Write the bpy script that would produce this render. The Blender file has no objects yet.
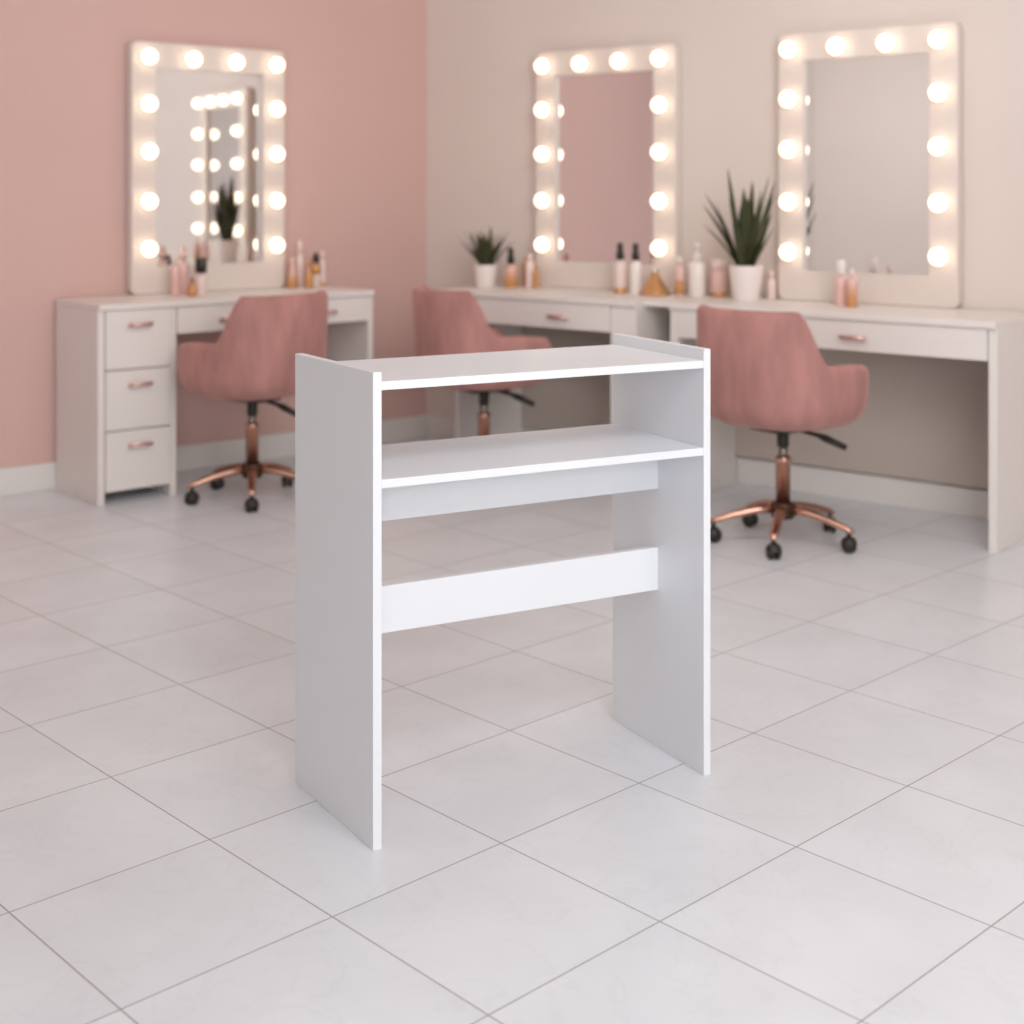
import bpy, bmesh, math, random
from mathutils import Vector, Matrix
PI = math.pi
scene = bpy.context.scene
COL = scene.collection
rnd = random.Random(7)

# ------------------------------------------------------------------ materials
def lin(r, g, b):
    f = lambda c: (c/255/12.92) if c/255 <= .04045 else ((c/255+.055)/1.055)**2.4
    return (f(r), f(g), f(b), 1)

def mat(name, col, rough=.5, metal=0, sheen=0, coat=0, emit=None, strength=0, var=0, scale=8, trans=0, stretch=(1, 1, 1), spec=.5, bump=0, bscale=200):
    m = bpy.data.materials.new(name); m.use_nodes = True
    nt = m.node_tree; b = nt.nodes['Principled BSDF']
    b.inputs['Base Color'].default_value = col
    b.inputs['Roughness'].default_value = rough
    b.inputs['Metallic'].default_value = metal
    b.inputs['Sheen Weight'].default_value = sheen
    b.inputs['Coat Weight'].default_value = coat
    b.inputs['Transmission Weight'].default_value = trans
    b.inputs['Specular IOR Level'].default_value = spec
    if sheen:
        b.inputs['Sheen Roughness'].default_value = .45
        b.inputs['Sheen Tint'].default_value = lin(235, 190, 180)
    if emit:
        b.inputs['Emission Color'].default_value = emit
        b.inputs['Emission Strength'].default_value = strength
    tc = mp = None
    if var or bump:
        tc = nt.nodes.new('ShaderNodeTexCoord'); mp = nt.nodes.new('ShaderNodeMapping')
        mp.inputs['Scale'].default_value = stretch
        nt.links.new(tc.outputs['Object'], mp.inputs['Vector'])
    if var:
        n = nt.nodes.new('ShaderNodeTexNoise'); n.inputs['Scale'].default_value = scale
        n.inputs['Detail'].default_value = 3
        nt.links.new(mp.outputs['Vector'], n.inputs['Vector'])
        r = nt.nodes.new('ShaderNodeValToRGB')
        r.color_ramp.elements[0].position = .3; r.color_ramp.elements[1].position = .7
        r.color_ramp.elements[0].color = tuple(c*(1-var) for c in col[:3])+(1,)
        r.color_ramp.elements[1].color = tuple(min(1, c*(1+var)) for c in col[:3])+(1,)
        nt.links.new(n.outputs['Fac'], r.inputs['Fac'])
        nt.links.new(r.outputs['Color'], b.inputs['Base Color'])
    if bump:
        n = nt.nodes.new('ShaderNodeTexNoise'); n.inputs['Scale'].default_value = bscale
        nt.links.new(mp.outputs['Vector'], n.inputs['Vector'])
        bp = nt.nodes.new('ShaderNodeBump'); bp.inputs['Strength'].default_value = bump; bp.inputs['Distance'].default_value = .002
        nt.links.new(n.outputs['Fac'], bp.inputs['Height']); nt.links.new(bp.outputs['Normal'], b.inputs['Normal'])
    return m

def gradient_mat(name, low, high, z0, z1, rough=.2):
    """liquid in the lower part, clear tinted upper part"""
    m = mat(name, low, rough, coat=.5); nt = m.node_tree; b = nt.nodes['Principled BSDF']
    tc = nt.nodes.new('ShaderNodeTexCoord'); sp = nt.nodes.new('ShaderNodeSeparateXYZ'); mr = nt.nodes.new('ShaderNodeMapRange')
    mr.inputs['From Min'].default_value = z0; mr.inputs['From Max'].default_value = z1
    mx = nt.nodes.new('ShaderNodeMix'); mx.data_type = 'RGBA'
    mx.inputs['A'].default_value = low; mx.inputs['B'].default_value = high
    nt.links.new(tc.outputs['Object'], sp.inputs[0]); nt.links.new(sp.outputs['Z'], mr.inputs['Value'])
    nt.links.new(mr.outputs['Result'], mx.inputs['Factor']); nt.links.new(mx.outputs['Result'], b.inputs['Base Color'])
    return m

TILE, TA, TOX, TOY = .394, .8124, -.5775, 2.687
def floor_mat():
    m = bpy.data.materials.new('marble_floor_tiles'); m.use_nodes = True
    nt = m.node_tree; N = nt.nodes.new; L = nt.links.new; b = nt.nodes['Principled BSDF']
    tc = N('ShaderNodeTexCoord')
    sub = N('ShaderNodeVectorMath'); sub.operation = 'SUBTRACT'; sub.inputs[1].default_value = (TOX, TOY, 0)
    L(tc.outputs['Object'], sub.inputs[0])
    rot = N('ShaderNodeVectorRotate'); rot.rotation_type = 'Z_AXIS'; rot.inputs['Angle'].default_value = TA
    L(sub.outputs[0], rot.inputs['Vector'])
    scl = N('ShaderNodeVectorMath'); scl.operation = 'SCALE'; scl.inputs['Scale'].default_value = 1/TILE
    L(rot.outputs[0], scl.inputs[0])
    sep = N('ShaderNodeSeparateXYZ'); L(scl.outputs[0], sep.inputs[0])
    def M(op, a, bb=None):
        n = N('ShaderNodeMath'); n.operation = op
        for i, v in enumerate((a, bb)):
            if v is None: continue
            if isinstance(v, (int, float)): n.inputs[i].default_value = v
            else: L(v, n.inputs[i])
        return n.outputs[0]
    def edge(s):
        fr = M('FRACT', s); return M('MINIMUM', fr, M('SUBTRACT', 1, fr))
    d = M('MINIMUM', edge(sep.outputs['X']), edge(sep.outputs['Y']))
    mr = N('ShaderNodeMapRange'); mr.inputs['From Min'].default_value = .0022; mr.inputs['From Max'].default_value = .0048
    L(d, mr.inputs['Value'])
    # each tile its own shift of the veining
    fx = M('FLOOR', sep.outputs['X']); fy = M('FLOOR', sep.outputs['Y'])
    cmb = N('ShaderNodeCombineXYZ'); L(fx, cmb.inputs[0]); L(fy, cmb.inputs[1])
    wn = N('ShaderNodeTexWhiteNoise'); wn.noise_dimensions = '2D'; L(cmb.outputs[0], wn.inputs['Vector'])
    off = N('ShaderNodeVectorMath'); off.operation = 'MULTIPLY_ADD'; off.inputs[1].default_value = (13, 13, 13)
    L(wn.outputs['Color'], off.inputs[0]); L(scl.outputs[0], off.inputs[2])
    cloud = N('ShaderNodeTexNoise'); cloud.inputs['Scale'].default_value = 1.6; cloud.inputs['Detail'].default_value = 6
    L(off.outputs[0], cloud.inputs['Vector'])
    cr = N('ShaderNodeValToRGB'); cr.color_ramp.elements[0].position = .3; cr.color_ramp.elements[1].position = .65
    cr.color_ramp.elements[0].color = lin(225, 227, 231); cr.color_ramp.elements[1].color = lin(233, 235, 239)
    L(cloud.outputs['Fac'], cr.inputs['Fac'])
    vein = N('ShaderNodeTexNoise'); vein.inputs['Scale'].default_value = 2.2; vein.inputs['Detail'].default_value = 5
    vein.inputs['Distortion'].default_value = 1.2; L(off.outputs[0], vein.inputs['Vector'])
    v = M('ABSOLUTE', M('SUBTRACT', vein.outputs['Fac'], .5))
    vr = N('ShaderNodeMapRange'); vr.inputs['From Min'].default_value = 0; vr.inputs['From Max'].default_value = .022
    vr.inputs['To Min'].default_value = .965; vr.inputs['To Max'].default_value = 1; L(v, vr.inputs['Value'])
    mul = N('ShaderNodeVectorMath'); mul.operation = 'SCALE'; L(cr.outputs['Color'], mul.inputs[0]); L(vr.outputs['Result'], mul.inputs['Scale'])
    mix = N('ShaderNodeMix'); mix.data_type = 'RGBA'; mix.inputs['A'].default_value = lin(166, 156, 151)
    L(mr.outputs['Result'], mix.inputs['Factor']); L(mul.outputs[0], mix.inputs['B'])
    L(mix.outputs['Result'], b.inputs['Base Color'])
    rr = N('ShaderNodeMapRange'); rr.inputs['To Min'].default_value = .7; rr.inputs['To Max'].default_value = .3
    L(mr.outputs['Result'], rr.inputs['Value']); L(rr.outputs['Result'], b.inputs['Roughness'])
    b.inputs['Specular IOR Level'].default_value = .4
    bp = N('ShaderNodeBump'); bp.inputs['Strength'].default_value = .3; bp.inputs['Distance'].default_value = .001
    L(mr.outputs['Result'], bp.inputs['Height']); L(bp.outputs['Normal'], b.inputs['Normal'])
    return m

M_FLOOR = floor_mat()
M_PINK = mat('pink_wall_paint', lin(219, 182, 174), .85, var=.015, scale=1.5, bump=.1)
M_CREAM = mat('cream_wall_paint', lin(228, 214, 206), .85, var=.015, scale=1.5, bump=.1)
M_BEIGE = mat('beige_wall_paint', lin(214, 198, 190), .85, var=.015, scale=1.5, bump=.1)
M_BLUEGREY = mat('blue_grey_wall_paint', lin(196, 208, 216), .85, var=.015, scale=1.5, bump=.1)
M_TRIM = mat('white_trim_paint', lin(232, 226, 222), .5, var=.01, scale=3)
M_TABLE = mat('white_laminate', lin(237, 238, 241), .38, var=.008, scale=6, bump=.04, bscale=500, spec=.4)
M_DESK = mat('white_desk_lacquer', lin(236, 228, 223), .4, var=.01, scale=4)
M_DESKSHADE = mat('taupe_desk_shade', lin(196, 182, 172), .6, var=.02, scale=4)  # taupe stands in for the shade under the desks
M_FRAME = mat('white_mirror_frame', lin(226, 213, 205), .45, var=.01, scale=4)
M_MIRROR = mat('mirror_silver', (.90, .91, .915, 1), .015, 1)
M_BULB = mat('warm_lit_bulb', (1, .95, .88, 1), .4, emit=(1, .83, .62, 1), strength=2.5)
M_SOCKET = mat('pale_bulb_socket', lin(225, 210, 200), .4, var=.02)
M_VELVET = mat('dusty_pink_velvet', lin(177, 127, 120), .9, sheen=.45, var=.17, scale=9, stretch=(1.6, 1.6, .5), bump=.15, bscale=160)
M_ROSE = mat('rose_gold_metal', lin(214, 168, 148), .28, 1, var=.05, scale=10)
M_DARKROSE = mat('dark_bronze_metal', lin(92, 70, 54), .35, .8, var=.05, scale=10)
M_STEEL = mat('grey_gas_lift_steel', lin(130, 120, 110), .25, 1, var=.03)
M_BLACK = mat('black_plastic', lin(38, 34, 26), .45, var=.1, scale=20)
M_HANDLE = mat('pink_gold_handle', lin(222, 182, 172), .3, .5, var=.03)
M_POT = mat('white_ceramic_pot', lin(242, 230, 225), .35, var=.015, scale=8)
M_SOIL = mat('dark_potting_soil', lin(60, 46, 36), .95, var=.3, scale=60)
M_LEAF = mat('dark_green_leaf', lin(62, 66, 36), .5, var=.35, scale=14)
M_PINKGLASS = mat('blush_glass', lin(230, 188, 180), .2, coat=.5, var=.03)
M_PALE = mat('pale_blush_plastic', lin(240, 216, 208), .3, coat=.3, var=.02)
M_WHITEB = mat('cream_white_plastic', lin(244, 234, 228), .3, coat=.3, var=.02)
M_AMBER = mat('amber_glass', lin(202, 142, 84), .15, coat=.6, var=.12, scale=30)
M_GOLD = mat('brushed_gold', lin(220, 165, 105), .3, .85, var=.05)
M_CAP = mat('black_cap', lin(34, 32, 24), .35, var=.1, scale=30)
M_MAUVE = mat('mauve_cap', lin(170, 125, 120), .4, var=.05)

# ------------------------------------------------------------------ mesh helpers
def link_mesh(name, bm, m, parent=None, smooth=False, bevel=0, subsurf=0):
    bmesh.ops.recalc_face_normals(bm, faces=bm.faces[:])
    me = bpy.data.meshes.new(name); bm.to_mesh(me); bm.free()
    o = bpy.data.objects.new(name, me); COL.objects.link(o)
    me.materials.append(m)
    if smooth:
        for p in me.polygons: p.use_smooth = True
    if parent: o.parent = parent
    if bevel:
        bv = o.modifiers.new('bevel', 'BEVEL'); bv.width = bevel; bv.segments = 2; bv.limit_method = 'ANGLE'
    if subsurf:
        s = o.modifiers.new('sub', 'SUBSURF'); s.levels = subsurf; s.render_levels = subsurf
    return o

def box(bm, x0, x1, y0, y1, z0, z1):
    vs = [bm.verts.new((x, y, z)) for z in (z0, z1) for x, y in ((x0, y0), (x1, y0), (x1, y1), (x0, y1))]
    for f in ((3, 2, 1, 0), (4, 5, 6, 7), (0, 1, 5, 4), (1, 2, 6, 5), (2, 3, 7, 6), (3, 0, 4, 7)):
        bm.faces.new([vs[i] for i in f])
    return bm

def bx(*a): return box(bmesh.new(), *a)

def lathe(bm, prof, seg=24, c=(0, 0, 0), mtx=None, sx=1, sy=1):
    rings = []
    for r, z in prof:
        if r < 1e-6:
            rings.append([bm.verts.new((0, 0, z))])
        else:
            rings.append([bm.verts.new((sx*r*math.cos(2*PI*i/seg), sy*r*math.sin(2*PI*i/seg), z)) for i in range(seg)])
    for a, b in zip(rings, rings[1:]):
        if len(a) == 1 and len(b) == 1: continue
        for i in range(seg):
            j = (i+1) % seg
            if len(a) == 1: bm.faces.new((a[0], b[i], b[j]))
            elif len(b) == 1: bm.faces.new((a[i], a[j], b[0]))
            else: bm.faces.new((a[i], a[j], b[j], b[i]))
    vs = [v for r in rings for v in r]
    T = Matrix.Translation(c) @ (mtx if mtx else Matrix.Identity(4))
    bmesh.ops.transform(bm, matrix=T, verts=vs)
    return bm

def cyl_prof(r, z0, z1, e=.002):
    return [(0, z0), (r-e, z0), (r, z0+e), (r, z1-e), (r-e, z1), (0, z1)]

def sweep_bar(bm, pts, ws, hs, seg=10):
    """rounded bar through points: half width ws (sideways), half height hs"""
    rings = []
    for k, p in enumerate(pts):
        p = Vector(p)
        a = Vector(pts[max(0, k-1)]); b = Vector(pts[min(len(pts)-1, k+1)])
        t = (b-a).normalized(); side = t.cross(Vector((0, 0, 1))).normalized(); up = side.cross(t)
        rings.append([bm.verts.new(p+side*ws[k]*math.cos(2*PI*i/seg)+up*hs[k]*math.sin(2*PI*i/seg)) for i in range(seg)])
    for a, b in zip(rings, rings[1:]):
        for i in range(seg):
            j = (i+1) % seg; bm.faces.new((a[i], a[j], b[j], b[i]))
    bm.faces.new(rings[0]); bm.faces.new(rings[-1][::-1])
    return bm

def thing(name, label, cat, loc=(0, 0, 0), rz=0, group=None):
    o = bpy.data.objects.new(name, None); COL.objects.link(o)
    o.empty_display_size = .1
    o.location = loc; o.rotation_euler = (0, 0, rz)
    o['label'] = label; o['category'] = cat
    if group: o['group'] = group
    return o

def struct(name, bm, m, loc=(0, 0, 0), rz=0, bevel=0):
    o = link_mesh(name, bm, m, bevel=bevel); o['kind'] = 'structure'
    o.location = loc; o.rotation_euler = (0, 0, rz)
    return o

# ------------------------------------------------------------------ the room
# corner where the pink and the cream wall meet; each wall has its own frame:
# local x runs along the wall, local y out into the room
CORNER = Vector((-.4335, 7.087, 0))
RZ_L = math.atan2(-.640, -.768)          # pink wall: local +x runs away from the corner
RZ_B = math.atan2(.624, -.781)           # cream wall: local -x runs away from the corner
ML = Matrix.Translation(CORNER) @ Matrix.Rotation(RZ_L, 4, 'Z')
MB_ = Matrix.Translation(CORNER) @ Matrix.Rotation(RZ_B, 4, 'Z')
def on_left(t, d, z=0): return ML @ Vector((t, d, z))
def on_back(u, d, z=0): return MB_ @ Vector((-u, d, z))

HALL = 2.75
PINK_END = 3.7
struct('floor', bx(-6.5, 6.5, -4.0, 8.5, -.05, 0), M_FLOOR)
struct('wall_left', bx(-.1, PINK_END, -.12, 0, 0, HALL), M_PINK, CORNER, RZ_L)
struct('wall_left_beige', bx(PINK_END, 7.5, -.12, 0, 0, HALL), M_BEIGE, CORNER, RZ_L)
struct('wall_back', bx(-6.2, -.001, -.12, 0, 0, HALL), M_CREAM, CORNER, RZ_B)
struct('baseboard_left', bx(.0, PINK_END, .0005, .016, 0, .11), M_TRIM, CORNER, RZ_L, .003)
struct('baseboard_back', bx(-6.0, -.02, .0005, .016, 0, .11), M_TRIM, CORNER, RZ_B, .003)
struct('ceiling', bx(-6.5, 6.5, -4.0, 8.5, HALL, HALL+.05), M_TRIM)
struct('wall_left_front', bx(-6.45, -6.33, -3.0, 2.3, 0, HALL), M_CREAM)
struct('wall_right', bx(4.35, 4.47, -3.0, 3.35, 0, HALL), M_BEIGE)
# unseen rear wall; its wide window is added to bring in daylight
bm = bmesh.new()
WX0, WX1, WZ0, WZ1 = -.6, 3.4, .7, 2.6
box(bm, -6.33, WX0, -3.12, -3.0, 0, HALL); box(bm, WX1, 4.47, -3.12, -3.0, 0, HALL)
box(bm, WX0, WX1, -3.12, -3.0, 0, WZ0); box(bm, WX0, WX1, -3.12, -3.0, WZ1, HALL)
struct('wall_rear', bm, M_BLUEGREY)
bm = bmesh.new()
for x in (WX0+.025, (2*WX0+WX1)/3, (WX0+2*WX1)/3, WX1-.025): box(bm, x-.025, x+.025, -3.09, -3.03, WZ0, WZ1)
box(bm, WX0, WX1, -3.09, -3.03, WZ0, WZ0+.05); box(bm, WX0, WX1, -3.09, -3.03, WZ1-.05, WZ1)
struct('added_window_1', bm, M_TRIM)  # frame of the added window behind the camera

# ------------------------------------------------------------------ manicure table (the subject)
TW, TD, TH, TT = .7714, .3644, .902, .0177
t = thing('manicure_table', 'tall plain white laminate table with two shelves and solid side panels, alone mid-floor', 'table', (-.2604, 2.627, 0), .4859)
BX, BY = -.0218, .3747                    # the left panel flares a touch outwards at the back
def prism(pts, z0, z1):
    bm = bmesh.new(); lo = [bm.verts.new((x, y, z0)) for x, y in pts]; hi = [bm.verts.new((x, y, z1)) for x, y in pts]
    bm.faces.new(lo[::-1]); bm.faces.new(hi); n = len(pts)
    for i in range(n): bm.faces.new((lo[i], lo[(i+1) % n], hi[(i+1) % n], hi[i]))
    return bm
inx = lambda y: TT+.006+(BX-.006)*(y-.012)/(BY-.012)                # inner face of the left panel
link_mesh('side_panel', prism([(.006, .012), (TT+.006, .012), (BX+TT, BY), (BX, BY)], 0, TH-.004), M_TABLE, t, bevel=.0012)
link_mesh('side_panel', bx(TW-TT, TW, 0, TD, 0, TH+.0015), M_TABLE, t, bevel=.0012)
for z in (.8795, .6945):
    link_mesh('shelf', prism([(inx(.013), .013), (TW-TT, .001), (TW-TT, .352), (inx(.352), .352)], z-.0165, z), M_TABLE, t, bevel=.0010)
RY = .1735
for z0, z1 in ((.5757, .6945-.0165), (.3505, .445)):
    link_mesh('rail', prism([(inx(RY), RY), (TW-TT, RY), (TW-TT, RY+TT), (inx(RY+TT), RY+TT)], z0, z1), M_TABLE, t, bevel=.001)

# ------------------------------------------------------------------ vanity desks
TOPZ = .79
def desk(label, origin_m, rz, x0, x1, depth, panels, drawers, link=None, handle_x=None, closed=True):
    """x0..x1 along the wall in the wall's local x; panels = [(x0,x1)], drawers = [(x0,x1,z0,z1,handle)]"""
    cx = (x0+x1)/2
    t = thing('vanity_desk', label, 'desk', origin_m @ Vector((cx, .018, 0)), rz)
    X = lambda x: x-cx
    D = depth-.018
    bm = bx(X(x0), X(x1), 0, D, TOPZ-.024, TOPZ)
    if link: box(bm, X(link[0]), X(link[1]), 0, D-.07, TOPZ-.024, TOPZ-.0003)     # the set-back strip joining two desks
    link_mesh('desktop', bm, M_DESK, t, bevel=.003)
    ks = sorted(panels)
    i = max(range(len(ks)-1), key=lambda i: ks[i+1][0]-ks[i][1])
    if closed: link_mesh('shade_panel', bx(X(ks[i][1]), X(ks[i+1][0]), .004, .016, .12, TOPZ-.024), M_DESKSHADE, t)  # panel added to darken the knee space, shade put into its colour
    for a, b in panels:
        link_mesh('side_panel', bx(X(a), X(b), .005, D-.015, 0, TOPZ-.024), M_DESK, t, bevel=.002)
    for a, b, z0, z1, h in drawers:
        dr = link_mesh('drawer', bx(X(a)+.003, X(b)-.003, D-.30, D-.008, z0, z1), M_DESK, t, bevel=.002)
        if h:
            hx = X(handle_x or (a+b)/2); hz = z1-.057; hm = bmesh.new()
            sweep_bar(hm, [(hx-.05, D+.016, hz), (hx+.05, D+.016, hz)], [.006, .006], [.008, .008], 10)
            for s in (-.035, .035):
                lathe(hm, cyl_prof(.004, 0, .026, .001), 10, (hx+s, D-.009, hz), Matrix.Rotation(-PI/2, 4, 'X'))
            link_mesh('handle', hm, M_HANDLE, dr, smooth=True)
    ks = sorted(panels)
    for (a0, a1), (b0, b1) in zip(ks, ks[1:]):
        link_mesh('apron', bx(X(a1), X(b0), .02, D-.32, TOPZ-.11, TOPZ-.024), M_DESK, t, bevel=.002)
    return t

desk('white vanity desk along the pink wall, under the lit mirror', ML, RZ_L, .622, 1.92, .46,
     [(.622, .65), (1.586, 1.614), (1.892, 1.92)],
     [(.65, 1.118, .655, .764, 1), (1.118, 1.586, .655, .764, 1),
      (1.614, 1.892, .53, .764, 1), (1.614, 1.892, .29, .525, 1), (1.614, 1.892, .05, .285, 1)], closed=False)
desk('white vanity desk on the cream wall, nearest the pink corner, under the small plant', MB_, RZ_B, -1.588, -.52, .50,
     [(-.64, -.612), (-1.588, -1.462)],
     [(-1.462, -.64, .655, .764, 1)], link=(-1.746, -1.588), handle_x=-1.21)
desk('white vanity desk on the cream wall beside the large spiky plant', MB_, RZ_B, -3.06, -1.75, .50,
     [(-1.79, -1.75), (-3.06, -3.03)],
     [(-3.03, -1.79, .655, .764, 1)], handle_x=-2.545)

# ------------------------------------------------------------------ lit mirrors
def mirror(label, origin_m, rz, c, yaw=0, glass_yaw=0):
    W, Z0, Z1, FW, DP = .76, TOPZ+.001, 1.882, .114, .048
    t = thing('vanity_mirror', label, 'mirror', origin_m @ Vector((c, .003+.38*abs(math.sin(yaw)), Z0)), rz+yaw)
    h = Z1-Z0; gl, gr, gb, gt = -W/2+FW, W/2-FW, .121, h-FW
    bm = bmesh.new()                               # ring-shaped frame with a rounded outer outline
    def ring(xa, xb, za, zb, r, y, n=6):
        out = []
        for cx, cz, a0 in ((xb-r, zb-r, 0), (xa+r, zb-r, PI/2), (xa+r, za+r, PI), (xb-r, za+r, 1.5*PI)):
            for k in range(n+1):
                a = a0+k*PI/2/n
                out.append(bm.verts.new((cx+r*math.cos(a), y, cz+r*math.sin(a))))
        return out
    of = ring(-W/2, W/2, 0, h, .028, DP-.004); of2 = ring(-W/2+.004, W/2-.004, .004, h-.004, .026, DP); ob = ring(-W/2, W/2, 0, h, .028, 0)
    jf = ring(gl, gr, gb, gt, .004, DP); jb = ring(gl, gr, gb, gt, .004, .012)
    rs = [ob, of, of2, jf, jb]
    n = len(of)
    for a, b in zip(rs, rs[1:]):
        for i in range(n):
            j = (i+1) % n; bm.faces.new((a[i], a[j], b[j], b[i]))
    bm.faces.new(ob)
    link_mesh('frame', bm, M_FRAME, t)
    g = link_mesh('mirror_glass', bx(gl+.001, gr-.001, -.003, .003, gb+.0005, gt-.0005), M_MIRROR, t)
    g.location = (0, .0275 if not glass_yaw else .0285, 0); g.rotation_euler = (0, 0, glass_yaw)
    pos = [(x, 1.813) for x in (-.315, -.105, .105, .315)]
    pos += [(sx, z) for sx in (-.315, .315) for z in (1.611, 1.406, 1.192, .988)]
    me = None
    for x, z in pos:
        so = link_mesh('socket', lathe(bmesh.new(), [(0, 0), (.024, 0), (.024, .006), (.018, .0077), (0, .0077)], 20, (0, 0, 0), Matrix.Rotation(-PI/2, 4, 'X')), M_SOCKET, None, True)
        b = lathe(bmesh.new(), [(.015, 0)]+[(.034*math.sin(a), .030-.034*math.cos(a)) for a in [PI*k/12 for k in range(3, 12)]]+[(0, .064)], 20, (0, 0, 0), Matrix.Rotation(-PI/2, 4, 'X'))
        bo = link_mesh('bulb', b, M_BULB, t, True)
        bo.location = (x, DP+.008, z-Z0)
        so.parent = bo; so.location = (0, -.0079, 0)
    return t
mirror('white framed mirror edged with lit bulbs on the pink wall', ML, RZ_L, 1.225, math.radians(.9), math.radians(2.3))
mirror('white bulb-lit mirror on the cream wall between the small plant and the large plant', MB_, RZ_B, -1.126, math.radians(1.2))
mirror('white bulb-lit mirror to the right of the large spiky plant', MB_, RZ_B, -2.378)

# ------------------------------------------------------------------ swivel chairs
def sstep(a, b, x):
    x = min(1, max(0, (x-a)/(b-a))); return x*x*(3-2*x)

def chair(label, loc, face, leg_a0, lever_dir, group='pink velvet swivel chairs'):
    rz = math.atan2(face[1], face[0])-PI/2          # local +y is the way the sitter faces
    t = thing('swivel_chair', label, 'chair', (loc[0], loc[1], 0), rz, group)
    RX, RYY = .273, .270
    def rim(a):                                     # a = angle from the back, degrees
        a = abs(a)
        return (.835-.188*sstep(53, 81, a))-.015*sstep(92, 128, a)-.085*sstep(128, 152, a)
    NT = 72
    bm = bmesh.new(); rows = []
    base = [(.10, .416), (.17, .418), (.225, .428), (.262, .450), (.283, .484), (.290, .515)]
    def pt(r, ang, z):
        ca, sa = math.cos(ang), math.sin(ang)
        p = 2/2.5                                    # a slightly squared tub
        x = RX/.29*r*math.copysign(abs(sa)**p, sa); y = -RYY/.29*r*math.copysign(abs(ca)**p, ca)
        back = max(0, ca)
        lean = (max(0, z-.5)*.05)*back
        k = 1+max(0, z-.55)*.02
        return (x*k, y*k-lean, z)
    for i in range(NT):
        ang = -PI+2*PI*i/NT; h = rim(math.degrees(ang)); col = []
        for r, z in base: col.append(pt(r, ang, z))
        for k in range(1, 6): col.append(pt(.290+.004*math.sin(k/6*PI), ang, .51+(h-.02-.51)*k/5.0))
        col.append(pt(.284, ang, h-.006)); col.append(pt(.268, ang, h)); col.append(pt(.250, ang, h-.006))
        col.append(pt(.242, ang, h-.022))
        for k in range(4, -1, -1): col.append(pt(.240, ang, .475+(h-.03-.475)*k/5.0))
        col.append(pt(.12, ang, .47))
        rows.append([bm.verts.new(c) for c in col])
    for i in range(NT):
        a, b = rows[i], rows[(i+1) % NT]
        for k in range(len(a)-1): bm.faces.new((a[k], a[k+1], b[k+1], b[k]))
    bm.faces.new([r[0] for r in rows]); bm.faces.new([r[-1] for r in rows][::-1])
    link_mesh('tub_shell', bm, M_VELVET, t, True)
    link_mesh('seat_cushion', lathe(bmesh.new(), [(0, .472), (.20, .472), (.226, .482), (.234, .50), (.226, .522), (.19, .535), (0, .54)], 40, (0, .012, 0)), M_VELVET, t, True)
    link_mesh('mount_plate', bx(-.075, .075, -.09, .09, .396, .4155), M_BLACK, t, bevel=.004)
    link_mesh('collar', lathe(bmesh.new(), cyl_prof(.021, .335, .3955, .004), 20), M_BLACK, t, True)
    link_mesh('gas_lift', lathe(bmesh.new(), cyl_prof(.0155, .285, .336), 20), M_STEEL, t, True)
    link_mesh('column', lathe(bmesh.new(), [(0, .10), (.026, .10), (.026, .285), (.029, .287), (.029, .298), (.026, .302), (.0156, .303), (0, .303)], 24), M_ROSE, t, True)
    link_mesh('hub', lathe(bmesh.new(), [(0, .085), (.036, .085), (.04, .09), (.04, .135), (.034, .142), (.0265, .144), (0, .144)], 24), M_DARKROSE, t, True)
    # height lever
    d = Vector((math.cos(lever_dir-rz), math.sin(lever_dir-rz), 0))
    p0 = d*.06+Vector((0, 0, .397)); p1 = d*.12+Vector((0, 0, .386)); p2 = d*.15+Vector((0, 0, .376)); p3 = d*.222+Vector((0, 0, .348))
    link_mesh('lever', sweep_bar(bmesh.new(), [p0, p1, p2, p3], [.007, .008, .018, .016], [.006, .008, .013, .010]), M_BLACK, t, True)
    for k in range(5):
        a = math.radians(leg_a0+72*k)-rz; d = Vector((math.cos(a), math.sin(a), 0))
        P = lambda r, z: d*r+Vector((0, 0, z))
        lg = link_mesh('leg', sweep_bar(bmesh.new(), [P(.03, .118), P(.09, .116), P(.17, .099), P(.235, .080), P(.262, .070)],
                                        [.021, .019, .017, .015, .010], [.018, .016, .013, .011, .008], 12), M_ROSE, t, True)
        bm = bmesh.new()
        c = P(.245, 0)
        lathe(bm, cyl_prof(.008, .045, .076, .001), 12, c)
        ax = Matrix.Rotation(a+.5, 4, 'Z') @ Matrix.Rotation(PI/2, 4, 'X')
        s = Vector((math.sin(a+.5), -math.cos(a+.5), 0))
        for q in (-.012, .012):
            lathe(bm, [(0, -.009), (.020, -.009), (.0255, -.004), (.0255, .004), (.020, .009), (0, .009)], 20, c+s*q+Vector((0, 0, .0257)), ax)
        lathe(bm, cyl_prof(.009, -.014, .014, .001), 12, c+Vector((0, 0, .0257)), ax)
        # little hood over the twin wheels
        lathe(bm, [(.028, .03), (.026, .04), (.018, .051), (0, .055)], 16, c)
        link_mesh('caster', bm, M_BLACK, lg, True)
    return t

FACE_B, FACE_L = (.78, .62), (-.80, .60)
chair('pink velvet tub swivel chair at the desk by the pink wall', (-1.045, 5.66), FACE_L, -80, math.radians(-25))
chair('pink velvet tub swivel chair half hidden behind the tall white table', (-.118, 5.93), (.88, .47), -100, math.radians(-20))
chair('pink velvet tub swivel chair at the desk with the large plant', (.955, 4.96), FACE_B, -108, math.radians(-25))

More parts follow.
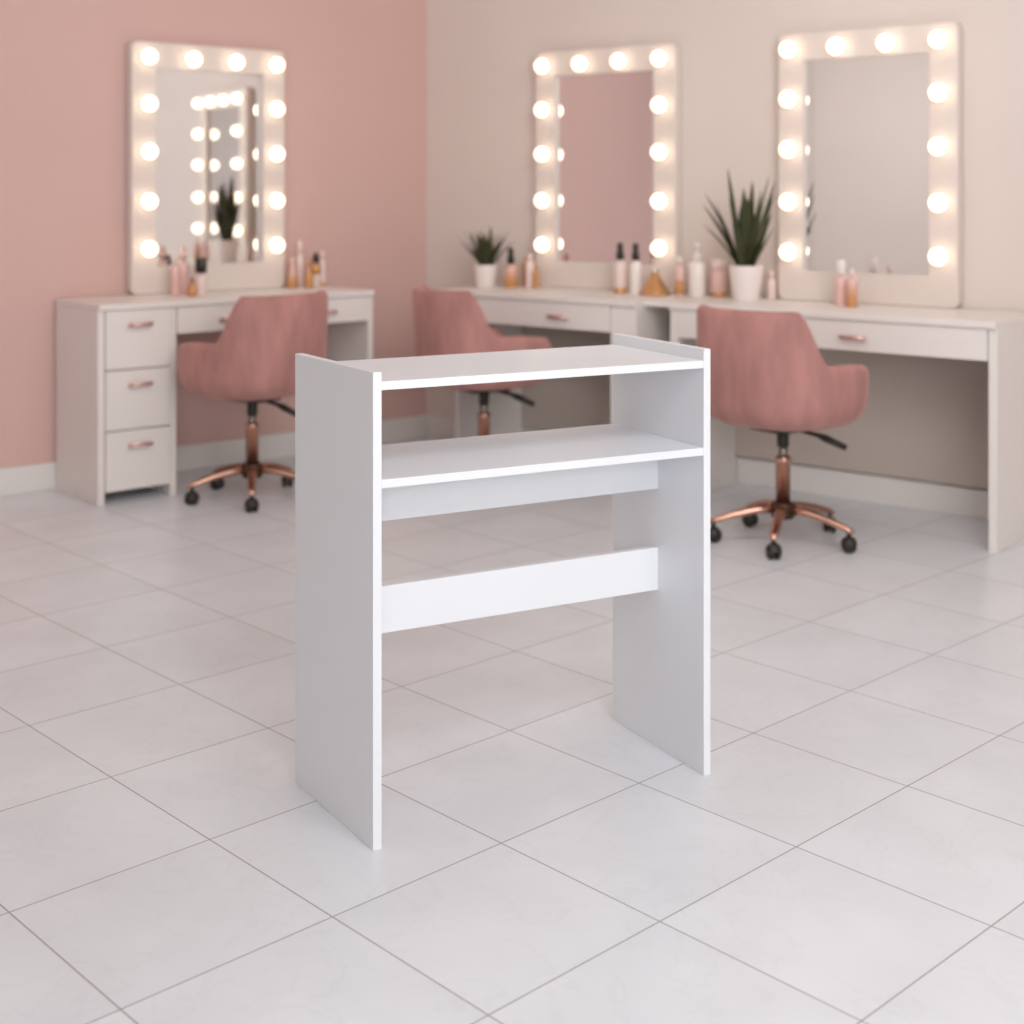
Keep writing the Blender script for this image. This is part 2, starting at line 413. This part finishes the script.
# ------------------------------------------------------------------ potted plants
def leaf(bm, base, azim, tilt, length, width, curve, n=9):
    d = Vector((math.cos(azim), math.sin(azim), 0)); s = Vector((-math.sin(azim), math.cos(azim), 0))
    p = Vector(base); prev = None; th = tilt
    for k in range(n+1):
        f = k/n
        w = width*(.55+.9*f)*(1-f)**.75*1.15 if f < 1 else 0.0004
        w = max(w, .0004)
        nrm = (d*math.cos(th)-Vector((0, 0, 1))*math.sin(th))
        row = [bm.verts.new(p-s*w+nrm*w*.35), bm.verts.new(p), bm.verts.new(p+s*w+nrm*w*.35)]
        if prev:
            for i in (0, 1): bm.faces.new((prev[i], prev[i+1], row[i+1], row[i]))
        prev = row
        p = p+(d*math.sin(th)+Vector((0, 0, 1))*math.cos(th))*(length/n)
        th += curve/n
def plant(label, loc, pr, ph, leaves):
    t = thing('potted_plant', label, 'plant', loc)
    pot = [(0, 0), (pr*.70, 0), (pr*.74, .004), (pr, ph-.004), (pr*.99, ph), (pr*.90, ph), (pr*.88, ph-.02), (0, ph-.02)]
    link_mesh('pot', lathe(bmesh.new(), pot, 36), M_POT, t, True, bevel=0)
    link_mesh('soil', lathe(bmesh.new(), [(0, ph-.0195), (pr*.87, ph-.0195), (pr*.8, ph-.013), (0, ph-.010)], 24), M_SOIL, t, True)
    bm = bmesh.new()
    for (px, az, ti, ln, w, cu) in leaves:
        a = math.radians(az)
        leaf(bm, (pr*.5*px*math.cos(a), pr*.5*px*math.sin(a), ph-.014), a, math.radians(ti), ln, w, math.radians(cu))
    link_mesh('foliage', bm, M_LEAF, t, True)
# azimuth 0 is to the right of the picture, 180 to the left
big = [(.3, 145, 7, .42, .036, 6), (.3, 330, 9, .39, .028, 9), (.4, 322, 14, .38, .028, 10), (.3, 300, 3, .36, .028, 4), (.5, 150, 18, .35, .028, 22),
       (.6, 142, 24, .32, .025, 24), (.5, 318, 17, .33, .028, 8), (.4, 100, 8, .26, .028, 6), (.4, 265, 10, .30, .030, 10), (.6, 160, 30, .24, .022, 25),
       (.6, 310, 22, .26, .025, 10), (.5, 290, 14, .28, .028, 10), (.5, 235, 17, .26, .028, 12), (.2, 150, 9, .30, .028, 8), (.2, 320, 8, .33, .028, 8),
       (.6, 322, 27, .20, .022, 10), (.5, 180, 16, .30, .028, 14), (.3, 250, 4, .33, .028, 4)]
plant('large spiky dark green plant in a white tapered pot', on_back(1.935, .205, TOPZ), .070, .145, big)
small = []
for k in range(44):
    small.append((rnd.uniform(.1, .8), rnd.uniform(0, 360), rnd.uniform(4, 38), rnd.uniform(.11, .19), rnd.uniform(.010, .015), rnd.uniform(8, 26)))
small += [(.5, 180, 34, .20, .011, 12), (.5, 185, 24, .21, .011, 10), (.4, 10, 24, .20, .011, 12), (.2, 40, 5, .20, .011, 5), (.5, 0, 40, .18, .010, 14)]
plant('small bushy dark green plant in a white pot near the pink corner', on_back(.59, .24, TOPZ), .058, .105, small)

# ------------------------------------------------------------------ bottles
def bottle(name, label, loc, prof, m, cap=None, cap_m=None, band=None, band_m=None, cat='bottle', group=None, seg=20):
    t = thing(name, label, cat, loc, 0, group)
    link_mesh('body', lathe(bmesh.new(), prof, seg), m, t, True)
    if cap: link_mesh('cap', lathe(bmesh.new(), cap, seg), cap_m, t, True)
    if band: link_mesh('band', lathe(bmesh.new(), band, seg), band_m, t, True)
    return t
def body(r, h, neck=None, sh=.012):
    neck = neck or r*.4
    return [(0, 0), (r*.92, 0), (r, .003), (r, h-sh), (r*.9, h-sh*.4), (neck, h), (neck, h+.006), (0, h+.006)]
def plain_cap(r, z0, z1): return cyl_prof(r, z0, z1, .002)
def dropper(r, z0, z1):   # collar then rubber teat
    h = z1-z0
    return [(0, z0), (r, z0), (r, z0+h*.42), (r*.78, z0+h*.46), (r*.82, z0+h*.85), (r*.6, z0+h*.97), (0, z1)]
def pump(r, z0, z1):
    h = z1-z0
    return [(0, z0), (r, z0), (r, z0+h*.35), (r*.3, z0+h*.38), (r*.3, z0+h*.72), (r*.75, z0+h*.74), (r*.75, z1), (0, z1)]
def cone(r, h): return [(0, 0), (r*.95, 0), (r, .004), (r*.96, .012), (r*.30, h*.85), (r*.26, h), (0, h)]
def band(r, z0, z1): return [(r-.002, z0), (r+.0008, z0+.0005), (r+.0008, z1-.0005), (r-.002, z1)]

G_AMBPINK = gradient_mat('amber_to_blush_glass', lin(205, 145, 90), lin(228, 184, 174), .03, .10)
Z = TOPZ
# left desk, on the left of its mirror's glass and to the right of the mirror
bottle('lotion_bottle', 'leftmost pale pink bottle on the desk at the pink wall', on_left(1.456, .17, Z), body(.019, .13), M_PINKGLASS, plain_cap(.012, .136, .185), M_PALE)
bottle('lotion_bottle', 'pink round-topped bottle left of the black-capped bottle, pink wall desk', on_left(1.402, .14, Z), body(.024, .145), M_PINKGLASS, [(0, .1511), (.017, .1511), (.018, .17), (.013, .20), (0, .208)], M_PINKGLASS)
bottle('perfume_bottle', 'short amber bottle with mauve stopper in front of the black-capped bottle', on_left(1.422, .26, Z), [(0, 0), (.014, 0), (.020, .012), (.021, .035), (.012, .054), (.008, .058), (0, .058)], M_AMBER, [(0, .0585), (.010, .0585), (.012, .068), (.007, .080), (0, .083)], M_MAUVE)
bottle('polish_bottle', 'blush bottle with square black cap before the glass of the pink-wall mirror', on_left(1.349, .20, Z), body(.023, .088), M_PALE, plain_cap(.025, .0945, .158), M_CAP)
bottle('perfume_bottle', 'tapered amber bottle just right of the mirror on the pink wall', on_left(.828, .09, Z), [(0, 0), (.023, 0), (.026, .004), (.024, .05), (.010, .11), (.008, .12), (0, .12)], G_AMBPINK, plain_cap(.009, .1205, .138), M_PALE)
bottle('spray_bottle', 'tallest pale pink slim bottle right of the pink-wall mirror', on_left(.770, .06, Z), body(.017, .15), M_PALE, plain_cap(.010, .1565, .215), M_PALE)
bottle('perfume_bottle', 'amber bottle with narrow neck between pale bottles at the pink wall', on_left(.782, .16, Z), [(0, 0), (.018, 0), (.020, .004), (.019, .06), (.009, .090), (.009, .105), (0, .105)], M_AMBER, plain_cap(.011, .1055, .122), M_GOLD)
bottle('polish_bottle', 'pale bottle with black and gold cap right of the pink-wall mirror', on_left(.715, .11, Z), body(.019, .105), M_PALE, [(0, .1115), (.012, .1115), (.017, .125), (.013, .145), (.006, .158), (0, .16)], M_CAP, band(.019, .06, .104), M_GOLD)
bottle('lotion_bottle', 'rightmost pale bottle on the desk at the pink wall', on_left(.667, .09, Z), body(.017, .125), M_PALE, plain_cap(.010, .1315, .165), M_PALE, band(.017, .004, .018), M_GOLD)
# cream wall, first desk
bottle('dropper_bottle', 'amber-pink bottle with black dropper beside the small plant', on_back(.700, .19, Z), body(.033, .105, .012, .02), G_AMBPINK, dropper(.017, .1115, .185), M_CAP)
bottle('perfume_bottle', 'slim amber bottle right of the dropper bottle by the small plant', on_back(.712, .09, Z), body(.021, .115), M_AMBER, plain_cap(.009, .1215, .135), M_GOLD)
bottle('lotion_bottle', 'pale pink bottle left of the middle mirror, behind amber bottles', on_back(.775, .145, Z), body(.020, .125), M_PALE, plain_cap(.011, .1315, .155), M_PALE)
bottle('perfume_bottle', 'small amber bottle standing against the left frame of the middle mirror', on_back(.820, .155, Z), body(.014, .085), M_AMBER, plain_cap(.007, .0915, .105), M_GOLD)
bottle('dropper_bottle', 'white bottle with black dropper and gold base, left of its twin', on_back(1.302, .18, Z), body(.028, .142, .012, .02), M_PALE, dropper(.017, .1485, .222), M_CAP, band(.028, .004, .026), M_GOLD)
bottle('dropper_bottle', 'white bottle with black dropper, right of its gold-based twin', on_back(1.383, .18, Z), body(.026, .142, .012, .02), M_WHITEB, dropper(.017, .1485, .222), M_CAP)
bottle('perfume_bottle', 'wide amber pyramid bottle in front of the middle mirror\'s right frame', on_back(1.476, .17, Z), cone(.066, .095), M_AMBER, [(0, .0955), (.018, .0955), (.018, .113), (0, .117)], M_PALE, seg=4)
bottle('lotion_bottle', 'tall pink bottle with amber stripe right of the amber pyramid bottle', on_back(1.587, .15, Z), body(.021, .13), M_PINKGLASS, plain_cap(.012, .1365, .168), M_PALE, band(.021, .01, .065), M_AMBER)
bottle('pump_bottle', 'tall white pump bottle left of the large plant', on_back(1.654, .12, Z), body(.036, .148), M_WHITEB, pump(.016, .1545, .225), M_WHITEB)
bottle('cosmetic_jar', 'tall blush jar with gold foot between pump bottle and large plant', on_back(1.735, .08, Z), [(0, 0), (.030, 0), (.034, .004), (.034, .115), (.028, .12), (0, .12)], M_PINKGLASS, plain_cap(.034, .1205, .160), M_PALE, band(.034, .004, .022), M_GOLD, cat='jar')
bottle('lotion_bottle', 'pale bottle squeezed between the large plant and the mirror beside it', on_back(1.968, .05, Z), body(.020, .085), M_PALE, plain_cap(.011, .0915, .115), M_PALE)
bottle('lotion_bottle', 'pink bottle with tall white cap before the mirror right of the large plant', on_back(2.341, .18, Z), body(.026, .115), M_PINKGLASS, plain_cap(.016, .1215, .178), M_WHITEB)
bottle('perfume_bottle', 'amber-filled pink bottle right of the white-capped bottle', on_back(2.400, .21, Z), body(.021, .115), G_AMBPINK, plain_cap(.011, .1215, .145), M_PALE)

# ------------------------------------------------------------------ light
w = bpy.data.worlds.new('daylight'); scene.world = w; w.use_nodes = True
bg = w.node_tree.nodes['Background']; bg.inputs[0].default_value = (.93, .96, 1, 1); bg.inputs[1].default_value = 1.0
def area(name, loc, target, sx, sy, power, col):
    l = bpy.data.lights.new(name, 'AREA'); l.shape = 'RECTANGLE'; l.size = sx; l.size_y = sy; l.energy = power; l.color = col
    o = bpy.data.objects.new(name, l); COL.objects.link(o); o.location = loc
    o.rotation_euler = (Vector(target)-Vector(loc)).to_track_quat('-Z', 'Y').to_euler()
    return o
area('added_window_light', (1.4, -2.9, 1.9), (.3, 3, .6), 3.6, 1.8, 108, (.97, .985, 1))  # lamp added at the unseen window, lights the table from the front
area('added_key_light', (1.0, 1.1, 2.70), (.1, 2.6, .3), 1.7, 1.7, 68, (.975, .985, 1))  # unseen soft key added above and in front of the table

area('added_wall_fill', (.1, 3.4, 2.62), (.0, 6.5, 1.75), 3.0, .8, 34, (1, .985, .96))  # unseen fill added to brighten the two far walls
area('added_side_fill', (-4.4, 1.0, 2.66), (-6.3, 1.3, 1.2), 2.2, 1.6, 48, (1, .985, .965))  # unseen fill added to brighten the left front wall for the mirror
# ------------------------------------------------------------------ camera
cam = bpy.data.cameras.new('camera'); co = bpy.data.objects.new('camera', cam); COL.objects.link(co)
co.location = (0, 0, 1.24); co.rotation_euler = (PI/2, 0, 0)
cam.sensor_width = 36; cam.lens = 36*1407/1024
cam.shift_y = -(512-190.2)/1024
cam.clip_start = .05
cam.dof.use_dof = True; cam.dof.focus_distance = 2.75; cam.dof.aperture_fstop = 2.6
scene.camera = co
scene.view_settings.view_transform = 'Standard'
scene.view_settings.look = 'None'
